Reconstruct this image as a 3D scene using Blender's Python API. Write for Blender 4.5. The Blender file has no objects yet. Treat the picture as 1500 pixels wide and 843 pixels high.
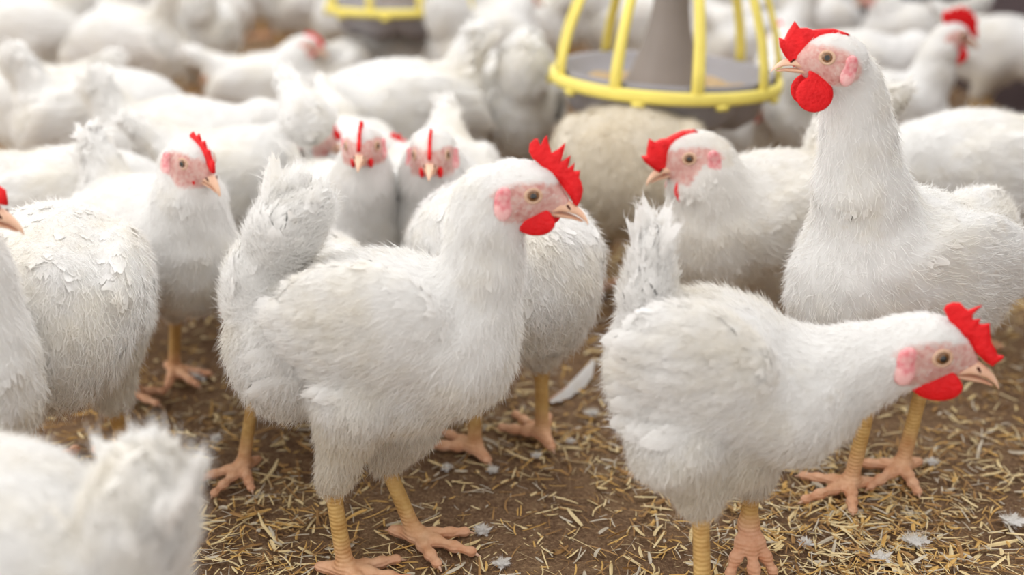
import bpy, bmesh, math, random
import numpy as np
from mathutils import Matrix, Vector
PI = math.pi
rnd = random.Random(7)
S = bpy.context.scene
COL = S.collection

# ------------------------------------------------------------------ camera, light, exposure
CAM_H, PITCH, FPX = 0.66, math.radians(20.2), 1650.0
cd = bpy.data.cameras.new('camera'); cam = bpy.data.objects.new('camera', cd); COL.objects.link(cam)
cam.location = (0, 0, CAM_H); cam.rotation_euler = (PI/2 - PITCH, 0, 0)
cd.sensor_width = 36.0; cd.lens = FPX/1500*36.0; cd.clip_start = 0.02; cd.clip_end = 100
cd.dof.use_dof = True; cd.dof.focus_distance = 1.13; cd.dof.aperture_fstop = 2.1
S.camera = cam
S.view_settings.view_transform = 'Standard'; S.view_settings.look = 'None'
S.view_settings.gamma = 1.0; S.view_settings.use_curve_mapping = False
S.view_settings.exposure = 0.18
w = bpy.data.worlds.new('barn_light'); S.world = w; w.use_nodes = True
wn = w.node_tree; bg = wn.nodes['Background']
bg.inputs[0].default_value = (1.0, 0.972, 0.935, 1); bg.inputs[1].default_value = 1.08
def area(name, loc, rot, size, sizey, power, col):
    l = bpy.data.lights.new(name, 'AREA'); l.shape = 'RECTANGLE'; l.size = size; l.size_y = sizey
    l.energy = power; l.color = col
    o = bpy.data.objects.new(name, l); o.location = loc; o.rotation_euler = rot; COL.objects.link(o); return o
area('overhead_light', (0.3, 2.6, 3.2), (0, 0, 0), 5.0, 4.0, 90, (0.97, 0.98, 1.0))  # broad unseen area light overhead, stands in for the barn's ceiling lighting
area('left_area_light', (-3.6, 0.6, 2.6), (0, math.radians(-55), 0), 2.5, 3.0, 60, (1.0, 0.98, 0.95))  # unseen soft area light from the upper left

# ------------------------------------------------------------------ photo geometry
CP, SP = math.cos(PITCH), math.sin(PITCH)
def ray(px, py):
    u, v = (px-750)/FPX, -(py-421.5)/FPX
    return np.array([u, CP + v*SP, -SP + v*CP])
def gp(px, py, z=0.0):
    r = ray(px, py); t = (z - CAM_H)/r[2]
    return (r[0]*t, r[1]*t)
def px_scale(x, y, z):
    return FPX/(y*CP - (z-CAM_H)*SP)

# ------------------------------------------------------------------ materials
def mat(name):
    m = bpy.data.materials.new(name); m.use_nodes = True
    nt = m.node_tree; b = nt.nodes['Principled BSDF']
    return m, nt, b
def N(nt, t, **kw):
    n = nt.nodes.new(t)
    for k, v in kw.items():
        if k in n.inputs: n.inputs[k].default_value = v
        else: setattr(n, k, v)
    return n
def ramp(nt, src, stops):
    r = nt.nodes.new('ShaderNodeValToRGB'); e = r.color_ramp.elements
    while len(e) < len(stops): e.new(0.5)
    for el, (p, c) in zip(e, stops): el.position = p; el.color = (*c, 1)
    nt.links.new(src, r.inputs[0]); return r
def lin(r, g, b):
    f = lambda c: ((c/255+0.055)/1.055)**2.4 if c > 10 else c/255/12.92
    return (f(r), f(g), f(b))
def noise(nt, scale, detail=3, rough=0.6, coord='Object'):
    tc = nt.nodes.new('ShaderNodeTexCoord'); n = nt.nodes.new('ShaderNodeTexNoise')
    n.inputs['Scale'].default_value = scale; n.inputs['Detail'].default_value = detail
    n.inputs['Roughness'].default_value = rough
    nt.links.new(tc.outputs[coord], n.inputs['Vector']); return n
def bump(nt, b, src, strength, dist):
    bp = nt.nodes.new('ShaderNodeBump'); bp.inputs['Strength'].default_value = strength
    bp.inputs['Distance'].default_value = dist
    nt.links.new(src, bp.inputs['Height']); nt.links.new(bp.outputs[0], b.inputs['Normal']); return bp
def mixc(nt, fac, a, b):
    m = nt.nodes.new('ShaderNodeMix'); m.data_type = 'RGBA'
    for s, v in ((m.inputs[0], fac), (m.inputs[6], a), (m.inputs[7], b)):
        if isinstance(v, (float, int)): s.default_value = v
        elif isinstance(v, tuple): s.default_value = (*v, 1)
        else: nt.links.new(v, s)
    return m.outputs[2]

def plumage_material():
    m, nt, b = mat('white_plumage')
    n1 = noise(nt, 9, 4); base = ramp(nt, n1.outputs[0], [(0.30, (0.87, 0.835, 0.765)), (0.52, (0.90, 0.89, 0.875))]).outputs[0]
    n2 = noise(nt, 26, 4, 0.7); d = ramp(nt, n2.outputs[0], [(0.62, (0, 0, 0)), (0.80, (0.35, 0.35, 0.35))]).outputs[0]
    c = mixc(nt, d, base, (0.70, 0.60, 0.45))
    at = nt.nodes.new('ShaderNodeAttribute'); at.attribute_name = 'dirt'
    c = mixc(nt, at.outputs['Fac'], c, (0.70, 0.605, 0.44))  # warm tint: soiling together with painted shade and ground bounce
    at = nt.nodes.new('ShaderNodeAttribute'); at.attribute_name = 'skin'
    n3 = noise(nt, 160, 4, 0.65)
    sk = ramp(nt, n3.outputs[0], [(0.3, lin(222, 142, 134)), (0.5, lin(240, 190, 180)), (0.7, lin(250, 222, 212))]).outputs[0]
    c = mixc(nt, at.outputs['Fac'], c, sk)
    nt.links.new(c, b.inputs['Base Color'])
    b.inputs['Roughness'].default_value = 0.75; b.inputs['Specular IOR Level'].default_value = 0.2
    b.inputs['Sheen Weight'].default_value = 0.15
    tr = nt.nodes.new('ShaderNodeBsdfTranslucent'); nt.links.new(c, tr.inputs[0])
    mx = nt.nodes.new('ShaderNodeMixShader'); mx.inputs[0].default_value = 0.38
    nt.links.new(b.outputs[0], mx.inputs[1]); nt.links.new(tr.outputs[0], mx.inputs[2])
    nt.links.new(mx.outputs[0], nt.nodes['Material Output'].inputs[0])
    return m
def simple(name, stops, scale, rough, spec=0.4, bs=0.3, bscale=None, bd=0.001, sss=0.0):
    m, nt, b = mat(name)
    n = noise(nt, scale, 4, 0.6)
    nt.links.new(ramp(nt, n.outputs[0], stops).outputs[0], b.inputs['Base Color'])
    b.inputs['Roughness'].default_value = rough; b.inputs['Specular IOR Level'].default_value = spec
    if bs: bump(nt, b, noise(nt, bscale or scale*3, 3).outputs[0], bs, bd)
    return m
M = {}
M['plumage'] = plumage_material()
M['comb'] = simple('comb_red', [(0.3, lin(208, 8, 16)), (0.7, lin(238, 28, 34))], 60, 0.5, 0.3, 0.8, 260, 0.0025)
M['comb_pale'] = simple('comb_pinkish_red', [(0.3, lin(205, 60, 66)), (0.7, lin(228, 105, 105))], 60, 0.5, 0.3, 0.5, 500, 0.001)
M['lobe'] = simple('ear_lobe_pink', [(0.35, lin(222, 122, 130)), (0.6, lin(240, 188, 186))], 120, 0.55, 0.3, 0.6, 400, 0.001)
M['beak'] = simple('beak_horn', [(0.3, lin(214, 160, 130)), (0.7, lin(236, 200, 172))], 40, 0.4, 0.4, 0.15, 200, 0.0005)
M['iris'] = simple('eye_iris', [(0.3, lin(96, 62, 36)), (0.7, lin(140, 98, 60))], 300, 0.12, 0.6, 0)
M['pupil'] = simple('eye_pupil', [(0.3, (0.006, 0.004, 0.004)), (0.7, (0.01, 0.007, 0.006))], 30, 0.06, 0.8, 0)
M['lid'] = simple('eyelid', [(0.3, lin(190, 150, 120)), (0.7, lin(222, 188, 164))], 300, 0.5, 0.3, 0.3, 800, 0.0005)
M['nostril'] = simple('nostril_dark', [(0.3, lin(70, 20, 20)), (0.7, lin(90, 30, 28))], 100, 0.7, 0.2, 0)
M['claw'] = simple('claw_horn', [(0.3, lin(196, 150, 120)), (0.7, lin(225, 190, 165))], 80, 0.45, 0.4, 0)
def scaly():
    m, nt, b = mat('scaly_leg')
    at = nt.nodes.new('ShaderNodeAttribute'); at.attribute_name = 'dirt'
    n = noise(nt, 70, 4, 0.6)
    yel = ramp(nt, n.outputs[0], [(0.3, lin(188, 146, 86)), (0.7, lin(216, 180, 116))]).outputs[0]
    pnk = ramp(nt, n.outputs[0], [(0.3, lin(212, 152, 116)), (0.7, lin(236, 190, 158))]).outputs[0]
    nt.links.new(mixc(nt, at.outputs['Fac'], pnk, yel), b.inputs['Base Color'])
    b.inputs['Roughness'].default_value = 0.55; b.inputs['Specular IOR Level'].default_value = 0.3
    tc = nt.nodes.new('ShaderNodeTexCoord'); wv = nt.nodes.new('ShaderNodeTexWave')
    wv.wave_type = 'BANDS'; wv.bands_direction = 'Z'; wv.inputs['Scale'].default_value = 75
    wv.inputs['Distortion'].default_value = 2.5; wv.inputs['Detail'].default_value = 2
    nt.links.new(tc.outputs['Object'], wv.inputs['Vector'])
    bump(nt, b, wv.outputs[0], 0.55, 0.001)
    return m
M['leg'] = scaly()

# ------------------------------------------------------------------ small mesh tools
def mesh_from(name, verts, faces_list, mats, mat_idx=None, smooth=True, attrs=None):
    """faces_list: list of (k x n int arrays); mat_idx: list of material index per array (int or array)"""
    me = bpy.data.meshes.new(name)
    verts = np.asarray(verts, dtype=np.float32)
    me.vertices.add(len(verts)); me.vertices.foreach_set('co', verts.ravel())
    tot = sum(len(f) for f in faces_list); loops = sum(f.size for f in faces_list)
    me.loops.add(loops); me.polygons.add(tot)
    li = np.concatenate([f.ravel() for f in faces_list]).astype(np.int32)
    sizes = np.concatenate([np.full(len(f), f.shape[1], np.int32) for f in faces_list])
    st = np.concatenate([[0], np.cumsum(sizes)[:-1]]).astype(np.int32)
    me.loops.foreach_set('vertex_index', li); me.polygons.foreach_set('loop_start', st)
    me.polygons.foreach_set('loop_total', sizes)
    for m in mats: me.materials.append(m)
    if mat_idx is not None:
        mi = np.concatenate([np.full(len(f), k, np.int32) if np.isscalar(k) else k for f, k in zip(faces_list, mat_idx)])
        me.polygons.foreach_set('material_index', mi.astype(np.int32))
    me.update(calc_edges=True)
    me.polygons.foreach_set('use_smooth', np.full(tot, smooth))
    for k, v in (attrs or {}).items():
        a = me.attributes.new(k, 'FLOAT', 'POINT'); a.data.foreach_set('value', np.asarray(v, np.float32))
    me.update()
    return me
def obj(name, me, parent=None, mtx=None):
    o = bpy.data.objects.new(name, me); COL.objects.link(o)
    if parent is not None: o.parent = parent
    if mtx is not None: o.matrix_local = Matrix([list(map(float, r)) for r in mtx])
    return o
def empty(name, loc, rz=0, scale=1.0):
    o = bpy.data.objects.new(name, None); o.empty_display_size = 0.05
    COL.objects.link(o); o.location = loc; o.rotation_euler = (0, 0, rz); o.scale = (scale,)*3
    return o
def tag(o, label, cat, group=None, kind=None):
    o['label'] = label; o['category'] = cat
    if group: o['group'] = group
    if kind: o['kind'] = kind
    return o
def bm_mesh(name, bm, mats, smooth=True):
    me = bpy.data.meshes.new(name)
    bmesh.ops.recalc_face_normals(bm, faces=bm.faces)
    for f in bm.faces: f.smooth = smooth
    bm.to_mesh(me); bm.free()
    for m in mats: me.materials.append(m)
    return me

# ------------------------------------------------------------------ implicit surfaces
def rot_y(deg):            # nose-up pitch in the x-z plane
    a = math.radians(deg); c, s = math.cos(a), math.sin(a)
    return np.array([[c, 0, -s], [0, 1, 0], [s, 0, c]])
def rot_z(deg):
    a = math.radians(deg); c, s = math.cos(a), math.sin(a)
    return np.array([[c, -s, 0], [s, c, 0], [0, 0, 1]])
def rot_x(deg):
    a = math.radians(deg); c, s = math.cos(a), math.sin(a)
    return np.array([[1, 0, 0], [0, c, -s], [0, s, c]])
def E(c, r, R=None, ang=0, flow=(-1, 0, -0.25), L=.02, dens=1.0, fluff=1.0, tag_=''):
    return dict(t='e', c=np.array(c, float), r=np.array(r, float), R=R if R is not None else rot_y(ang),
                flow=np.array(flow, float), L=L, dens=dens, fluff=fluff, tag=tag_)
def K(a, b, ra, rb, flow=None, L=.015, dens=1.0, fluff=1.0, sy=1.0):
    a, b = np.array(a, float), np.array(b, float)
    if flow is None: flow = (b-a)/max(1e-6, np.linalg.norm(b-a))
    return dict(t='k', a=a, b=b, ra=ra, rb=rb, flow=np.array(flow, float), L=L, dens=dens, fluff=fluff, sy=sy)
def prim_d(p, P):
    if p['t'] == 'e':
        q = (P - p['c']) @ p['R']
        k0 = np.linalg.norm(q/p['r'], axis=1); k1 = np.linalg.norm(q/(p['r']**2), axis=1)
        return k0*(k0-1)/np.maximum(k1, 1e-9)
    ab = p['b']-p['a']; q = P-p['a']; sy = p['sy']
    t = np.clip((q@ab)/max(1e-12, ab@ab), 0, 1)
    v = q - t[:, None]*ab
    if sy != 1.0: v = v*np.array([1, 1/sy, 1])
    return np.linalg.norm(v, axis=1) - (p['ra'] + (p['rb']-p['ra'])*t)
def lumps(P, amp):
    if amp == 0: return 0
    x, y, z = P[:, 0], P[:, 1], P[:, 2]
    s = np.sin(61*x+3*np.sin(37*z)+1.3)*np.sin(53*z+2*np.sin(41*y)+.4)*np.cos(47*y+2*np.sin(33*x))
    s2 = np.sin(117*x+2*np.sin(91*y))*np.sin(131*z+2.2*np.sin(83*x))*np.cos(97*y)
    return amp*(s+0.5*s2)
def field(prims, P, k=.006, amp=0.0):
    if len(P) > 400000:
        return np.concatenate([field(prims, P[i:i+400000], k, amp) for i in range(0, len(P), 400000)])
    D = np.stack([prim_d(p, P) for p in prims])
    m = D.min(0)
    return m - k*np.log(np.exp(-(D-m)/k).sum(0)) + lumps(P, amp)
def weights(prims, P, k=.008):
    D = np.stack([prim_d(p, P) for p in prims]); m = D.min(0)
    W = np.exp(-(D-m)/k); return W/W.sum(0)
def grad(prims, P, k, amp, e=.0008, raw=False):
    g = np.stack([field(prims, P+d, k, amp) - field(prims, P-d, k, amp) for d in np.eye(3)*e], 1)
    if raw: return g/(2*e)
    return g/np.maximum(np.linalg.norm(g, axis=1, keepdims=True), 1e-9)
def bounds(prims):
    lo, hi = [], []
    for p in prims:
        if p['t'] == 'e': r = p['r'].max(); lo.append(p['c']-r); hi.append(p['c']+r)
        else:
            for q, r in ((p['a'], p['ra']), (p['b'], p['rb'])): lo.append(q-r*max(1, p['sy'])); hi.append(q+r*max(1, p['sy']))
    return np.min(lo, 0), np.max(hi, 0)
def surface(prims, h, k=.006, amp=0.0):
    lo, hi = bounds(prims); lo = lo-3*h-k; hi = hi+3*h+k
    n = np.ceil((hi-lo)/h).astype(int)+1
    ax = [lo[i]+h*np.arange(n[i]) for i in range(3)]
    G = np.stack(np.meshgrid(*ax, indexing='ij'), -1).reshape(-1, 3)
    f = field(prims, G, k, amp).reshape(n)
    s = f < 0
    c = [s[i:n[0]-1+i, j:n[1]-1+j, l:n[2]-1+l] for i in (0, 1) for j in (0, 1) for l in (0, 1)]
    cnt = sum(x.astype(np.int8) for x in c)
    act = (cnt > 0) & (cnt < 8)
    idx = -np.ones(act.shape, int); ids = np.argwhere(act); idx[act] = np.arange(len(ids))
    acc = np.zeros((len(ids), 3)); num = np.zeros(len(ids))
    for d in range(3):
        o1, o2 = [a for a in range(3) if a != d]
        for p in (0, 1):
            for q in (0, 1):
                A = ids.copy(); A[:, o1] += p; A[:, o2] += q
                B = A.copy(); B[:, d] += 1
                fa, fb = f[tuple(A.T)], f[tuple(B.T)]
                cr = (fa < 0) != (fb < 0)
                t = np.where(cr, fa/np.where(fa-fb == 0, 1, fa-fb), 0)
                pt = A.astype(float); pt[:, d] += t
                acc[cr] += pt[cr]; num[cr] += 1
    V = lo + h*acc/num[:, None]
    quads = []
    for d in range(3):
        o1, o2 = (d+1) % 3, (d+2) % 3
        a = [slice(None)]*3; b = [slice(None)]*3
        a[d] = slice(0, n[d]-1); b[d] = slice(1, n[d])
        sa, sb = s[tuple(a)], s[tuple(b)]
        for flip in (False, True):
            w_ = np.argwhere((sa & ~sb) if not flip else (~sa & sb))
            w_ = w_[(w_[:, o1] > 0) & (w_[:, o2] > 0) & (w_[:, o1] < n[o1]-1) & (w_[:, o2] < n[o2]-1)]
            def cell(i, j):
                q = w_.copy(); q[:, o1] += i; q[:, o2] += j; return idx[tuple(q.T)]
            Q = np.stack([cell(-1, -1), cell(0, -1), cell(0, 0), cell(-1, 0)], 1)
            quads.append(Q[:, ::-1] if flip else Q)
    quads = np.concatenate(quads)
    def relax(V, lam):
        S_, C_ = np.zeros_like(V), np.zeros(len(V))
        for a, b in ((0, 1), (1, 2), (2, 3), (3, 0)):
            for i, j in ((a, b), (b, a)):
                np.add.at(S_, quads[:, i], V[quads[:, j]]); np.add.at(C_, quads[:, i], 1)
        return V + lam*(S_/np.maximum(C_, 1)[:, None]-V)
    for it in range(3):
        V = relax(V, .5)
        g = grad(prims, V, k, amp, raw=True); d = field(prims, V, k, amp)
        V = V - g*(np.clip(d, -h, h)/np.maximum((g**2).sum(1), .25))[:, None]
    return V, quads

# ------------------------------------------------------------------ feathers (vectorised blades)
def blades(pos, dirv, nor, L, W, curl, rs, rows=4, cols=5, rag=.16, camber=.18, tipw=.5):
    """curved, cambered feather vanes with a ragged tip; all arguments arrays of length n"""
    n = len(pos)
    t = dirv/np.linalg.norm(dirv, axis=1, keepdims=True)
    b = np.cross(nor, t); b /= np.maximum(np.linalg.norm(b, axis=1, keepdims=True), 1e-9)
    nn = np.cross(t, b)
    u = np.linspace(0, 1, rows+1); v = np.linspace(-1, 1, cols)
    prof = np.interp(u, [0, .25, .6, .85, 1], [.35, .85, 1.0, .85, tipw])
    U = np.repeat(u[:, None], cols, 1); Vv = v[None, :]*prof[:, None]
    U = U - .10*(np.abs(v)[None, :]**2)*u[:, None]                      # rounded tip
    U = np.broadcast_to(U, (n, rows+1, cols)).copy()
    U[:, -1, :] += rs.uniform(-rag, rag*.6, (n, cols))
    U[:, -2, :] += rs.uniform(-rag*.3, rag*.3, (n, cols))
    Vv = np.broadcast_to(Vv, (n, rows+1, cols)) * (1+rs.uniform(-.12, .12, (n, rows+1, cols)))
    Wn = curl[:, None, None]*U**2 - camber*np.abs(Vv)**1.5*(W/L)[:, None, None]
    X = (pos[:, None, None, :] + t[:, None, None, :]*(U*L[:, None, None])[..., None]
         + b[:, None, None, :]*(Vv*W[:, None, None]*.5)[..., None]
         + nn[:, None, None, :]*(Wn*L[:, None, None])[..., None])
    vpf = (rows+1)*cols
    q = []
    for r in range(rows):
        for c in range(cols-1):
            a = r*cols+c; q.append((a, a+1, a+cols+1, a+cols))
    q = np.array(q)
    F = (np.arange(n)[:, None, None]*vpf + q[None]).reshape(-1, 4)
    return X.reshape(-1, 3), F
def strands(pos, dirv, L, w_, rs, bend):
    """thin two-segment wisps of down"""
    n = len(pos)
    t = dirv/np.linalg.norm(dirv, axis=1, keepdims=True)
    r = rs.normal(size=(n, 3)); b = np.cross(t, r); b /= np.maximum(np.linalg.norm(b, axis=1, keepdims=True), 1e-9)
    mid = pos + t*L[:, None]*.55 + bend*.25*L[:, None]
    tip = pos + t*L[:, None] + bend*L[:, None]
    w_ = np.broadcast_to(w_, n)[:, None]
    X = np.stack([pos-b*w_, pos+b*w_, mid+b*w_*.7, mid-b*w_*.7, tip], 1)
    base = np.arange(n)[:, None]*5
    Q = base + np.array([0, 1, 2, 3]); T = base + np.array([3, 2, 4])
    return X.reshape(-1, 3), Q, T

class Cloud:
    def __init__(s): s.V = []; s.F = []; s.m = []; s.n = 0; s.skin = []; s.dirt = []
    def add(s, V, Fs, m, skin=0., dirt=0.):
        for f in Fs: s.F.append(np.asarray(f)+s.n); s.m.append(m)
        s.V.append(V); s.n += len(V)
        s.skin.append(np.broadcast_to(np.asarray(skin, float), len(V))); s.dirt.append(np.broadcast_to(np.asarray(dirt, float), len(V)))
    def mesh(s, name, mats):
        return mesh_from(name, np.concatenate(s.V), s.F, mats, s.m, True,
                         {'skin': np.concatenate(s.skin), 'dirt': np.concatenate(s.dirt)})

# ------------------------------------------------------------------ head furniture, in the head's own frame (eye at the origin, beak towards +x)
PXM = 1/1430.0
def hpx(x, y): return ((x-788)*PXM, -(y-278)*PXM)
def zpx(x, y): return hpx(x/5.27+680, y/5.27+190)
COMB_A = [zpx(*p) for p in [(575,285),(530,250),(505,205),(510,150),(540,118),(562,112),(585,160),(600,120),(628,85),(635,130),(660,205),(700,180),
          (752,130),(748,175),(725,262),(755,240),(790,212),(785,250),(770,305),(790,290),(818,262),(812,320),(835,318),(855,315),(850,365),(868,400),(878,450),
          (868,510),(845,560),(815,545),(790,500),(745,445),(700,385),(640,345)]]
def zpx2(x, y):    # second bird's head, pitched about 10 degrees more
    X, Z = (x/4.685+1280-1377)/1660, -(y/4.685+420-508)/1660
    a = math.radians(0); return (X*math.cos(a)-Z*math.sin(a), X*math.sin(a)+Z*math.cos(a))
COMB_B = [zpx2(*p) for p in [(500,265),(470,215),(445,170),(455,140),(490,120),(530,118),(562,150),(580,160),(612,140),(650,118),(645,135),(610,185),(612,215),(655,205),(650,235),
          (668,240),(708,228),(712,250),(722,300),(735,350),(760,385),(780,425),(812,425),(810,445),(775,480),(760,500),(720,480),(680,445),(620,390),(560,335),(520,300)]]
COMB_E = [((1210-x)/1260*math.cos(.26)+(79-y)/1260*math.sin(.26), (79-y)/1260*math.cos(.26)-(1210-x)/1260*math.sin(.26)) for x, y in ((1172,92),(1163,80),(1156,68),(1154,57),(1161,60),(1165,50),(1172,37),(1178,46),(1188,46),(1196,49),(1206,48),(1222,48),(1240,54),(1228,60),(1212,63),(1200,70),(1188,82))]
COMB_C = [(-.030,.020),(-.040,.034),(-.036,.050),(-.024,.046),(-.020,.056),(-.010,.050),(-.002,.060),(.005,.050),(.014,.056),(.018,.044),(.027,.046),(.029,.034),(.038,.030),(.037,.016),(.041,.004),
          (.040,-.010),(.030,-.004),(.018,.010),(.004,.018),(-.012,.021)]
COMB_D = [(-.012,.019),(-.017,.028),(-.012,.034),(-.005,.029),(.001,.036),(.006,.027),(.013,.031),(.017,.022),(.024,.022),(.027,.013),(.033,.009),(.034,-.004),(.028,-.004),(.016,.008),(.002,.016)]
def comb_mesh(outline, th=.0034):
    bm = bmesh.new(); n = len(outline)
    cx = sum(p[0] for p in outline)/n; cz = sum(p[1] for p in outline)/n
    base = [(-.02, .018), (.015, .008), (.038, -.008)]
    def dbase(x, z):
        zb = np.interp(x, [b[0] for b in base], [b[1] for b in base]); return max(0, z-zb)
    def t(x, z): return th*max(.35, 1-dbase(x, z)/.05)
    O = [bm.verts.new((x, 0, z)) for x, z in outline]
    rings = []
    for sgn in (-1, 1):
        rr = []
        for i, (x, z) in enumerate(outline):
            px, pz = outline[i-1]; nx, nz = outline[(i+1) % n]
            tx, tz = nx-px, nz-pz; l = math.hypot(tx, tz) or 1
            ix, iz = tz/l, -tx/l
            area2 = 1
            rr.append(bm.verts.new((x+ix*.0009*INW, sgn*t(x, z)*.8, z+iz*.0009*INW)))
        rings.append(rr)
        for i in range(n):
            j = (i+1) % n; bm.faces.new((O[i], O[j], rr[j], rr[i]))
    for rr in rings:
        bmesh.ops.triangle_fill(bm, use_beauty=True, edges=[bm.edges.get((rr[i], rr[(i+1) % n])) for i in range(n)])
    bmesh.ops.subdivide_edges(bm, edges=[e for e in bm.edges], cuts=1, use_grid_fill=True)
    return bm_mesh('comb', bm, [M['comb']])
INW = 1
def sdf_mesh(name, prims, h, k, mats, amp=0.0):
    V, Q = surface(prims, h, k, amp)
    return mesh_from(name, V, [Q], mats)
def wattle_mesh(sx=1.0, sz=1.0):
    return sdf_mesh('wattle', [E((-.0005, 0, -.028*sz-.001*0), (.0195*sx, .0036, .0125*sz), ang=0),
                               E((-.002, 0, -.020), (.014*sx, .003, .006))], .0016, .002, [M['comb']])
def beak_mesh():
    cl = Cloud()
    def loft(path, m):
        n = 14; V = []
        for (x, z, ry, rt, rb) in path:
            for i in range(n):
                a = 2*PI*i/n; c, s = math.cos(a), math.sin(a)
                V.append((x, ry*c, z + (rt if s > 0 else rb)*s))
        F = [(i*n+j, i*n+(j+1) % n, (i+1)*n+(j+1) % n, (i+1)*n+j) for i in range(len(path)-1) for j in range(n)]
        cl.add(np.array(V), [np.array(F)], m)
    # upper mandible, hooked
    loft([(.006, -.0180, .0100, .0010, .0010), (.012, -.0172, .0098, .0040, .0018), (.022, -.0155, .0090, .0085, .0024), (.029, -.0160, .0072, .0078, .0026), (.036, -.0185, .0048, .0055, .0024),
          (.0415, -.0225, .0033, .0042, .0022), (.0450, -.0265, .0020, .0028, .0016), (.0462, -.0290, .0010, .0014, .0010), (.0465, -.0300, .0002, .0002, .0002)], 0)
    # lower mandible
    loft([(.004, -.0192, .0092, .0010, .0020), (.014, -.0197, .0088, .0012, .0034), (.024, -.0210, .0066, .0014, .0036), (.033, -.0230, .0040, .0010, .0026),
          (.0395, -.0258, .0022, .0008, .0016), (.0420, -.0270, .0004, .0003, .0003)], 0)
    for s in (-1, 1):  # nostril slits
        V, Q = surface([K((.0285, s*.0072, -.0112), (.0305, s*.0060, -.0145), .0011, .0009)], .0008, .0004); cl.add(V, [Q], 1)
    return cl.mesh('beak', [M['beak'], M['nostril']])
def eye_mesh():
    """eyeball with iris and pupil discs bulging along +y, ringed by the lid"""
    bm = bmesh.new(); rows, seg, R = 14, 28, .0060
    prev = None
    for i in range(rows+1):
        th = (PI*.55)*i/rows
        ring = [bm.verts.new((R*math.sin(th)*math.cos(2*PI*j/seg), R*math.cos(th)*.62, R*math.sin(th)*math.sin(2*PI*j/seg))) for j in range(seg)] if i else [bm.verts.new((0, R*.62, 0))]*seg
        if prev:
            for j in range(seg):
                k = (j+1) % seg
                f = bm.faces.new((prev[0], ring[k], ring[j])) if i == 1 else bm.faces.new((prev[j], prev[k], ring[k], ring[j]))
                f.material_index = 1 if th < .58 else 0
        prev = ring
    n2 = 10
    rr = []
    for j in range(seg):
        a = 2*PI*j/seg
        for k in range(n2):
            b = 2*PI*k/n2
            rad = .0060 + .0015*math.cos(b)*(1.1)
            rr.append(bm.verts.new((rad*1.12*math.cos(a), .0012+.0012*math.sin(b), rad*math.sin(a)*.98)))
    for j in range(seg):
        for k in range(n2):
            a, b = j*n2+k, j*n2+(k+1) % n2; c, d = ((j+1) % seg)*n2+(k+1) % n2, ((j+1) % seg)*n2+k
            bm.faces.new((rr[a], rr[b], rr[c], rr[d])).material_index = 2
    return bm_mesh('eye', bm, [M['iris'], M['pupil'], M['lid']])
def lobe_mesh():
    return sdf_mesh('ear_lobe', [E((0, 0, 0), (.0080, .0026, .0130)), E((.003, .0003, .010), (.0060, .0028, .006)), E((-.003, .0, -.006), (.006, .0035, .008))], .0014, .0015, [M['lobe']], 0.0003)
EYE, BEAK, LOBE = eye_mesh(), beak_mesh(), lobe_mesh()
COMBS = {'a': comb_mesh(COMB_A), 'b': comb_mesh(COMB_B), 'c': comb_mesh(COMB_C, .0045), 'd': comb_mesh(COMB_D), 'e': comb_mesh(COMB_E, .008)}
WAT = {'a': wattle_mesh(), 'c': wattle_mesh(1.0, 1.45), 'd': wattle_mesh(.7, .8)}

def head_prims():
    f = (-1, 0, 0)
    return [E((-.010, 0, .004), (.029, .0185, .0195), ang=-8, flow=f, L=.008, dens=2.0, fluff=.5),
            E((-.018, 0, -.008), (.022, .0175, .019), flow=f, L=.008, dens=2.0, fluff=.5),
            K((.002, 0, -.004), (.022, 0, -.0105), .0135, .0050, flow=f, L=.005, sy=.92),
            K((-.012, 0, -.013), (.010, 0, -.0170), .0115, .0045, flow=f, L=.005, sy=.95)]
def skin_at(prims, Hr, x, z, s, hs):
    """lateral distance and outward angles (about z, about x) of the skin beside a point of the head's middle plane"""
    y = .045; w_ = lambda: (Hr[:3, :3]@(np.array([x, s*y, z])*hs) + Hr[:3, 3])[None]
    for _ in range(60): y = max(.008, y - float(field(prims, w_(), .006)[0])*.7)
    g = Hr[:3, :3].T@grad(prims, w_(), .006, 0)[0]; g[1] *= s
    return y, math.degrees(math.atan2(g[0], g[1])), math.degrees(math.atan2(g[2], g[1]))
def xform(prims, Mx):
    R, T = Mx[:3, :3], Mx[:3, 3]
    out = []
    for p in prims:
        q = dict(p)
        if p['t'] == 'e': q['c'] = R@p['c']+T; q['R'] = R@p['R']
        else: q['a'] = R@p['a']+T; q['b'] = R@p['b']+T
        q['flow'] = R@p['flow']; out.append(q)
    return out
def mat4(R, T):
    m = np.eye(4); m[:3, :3] = R; m[:3, 3] = T; return m

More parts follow.
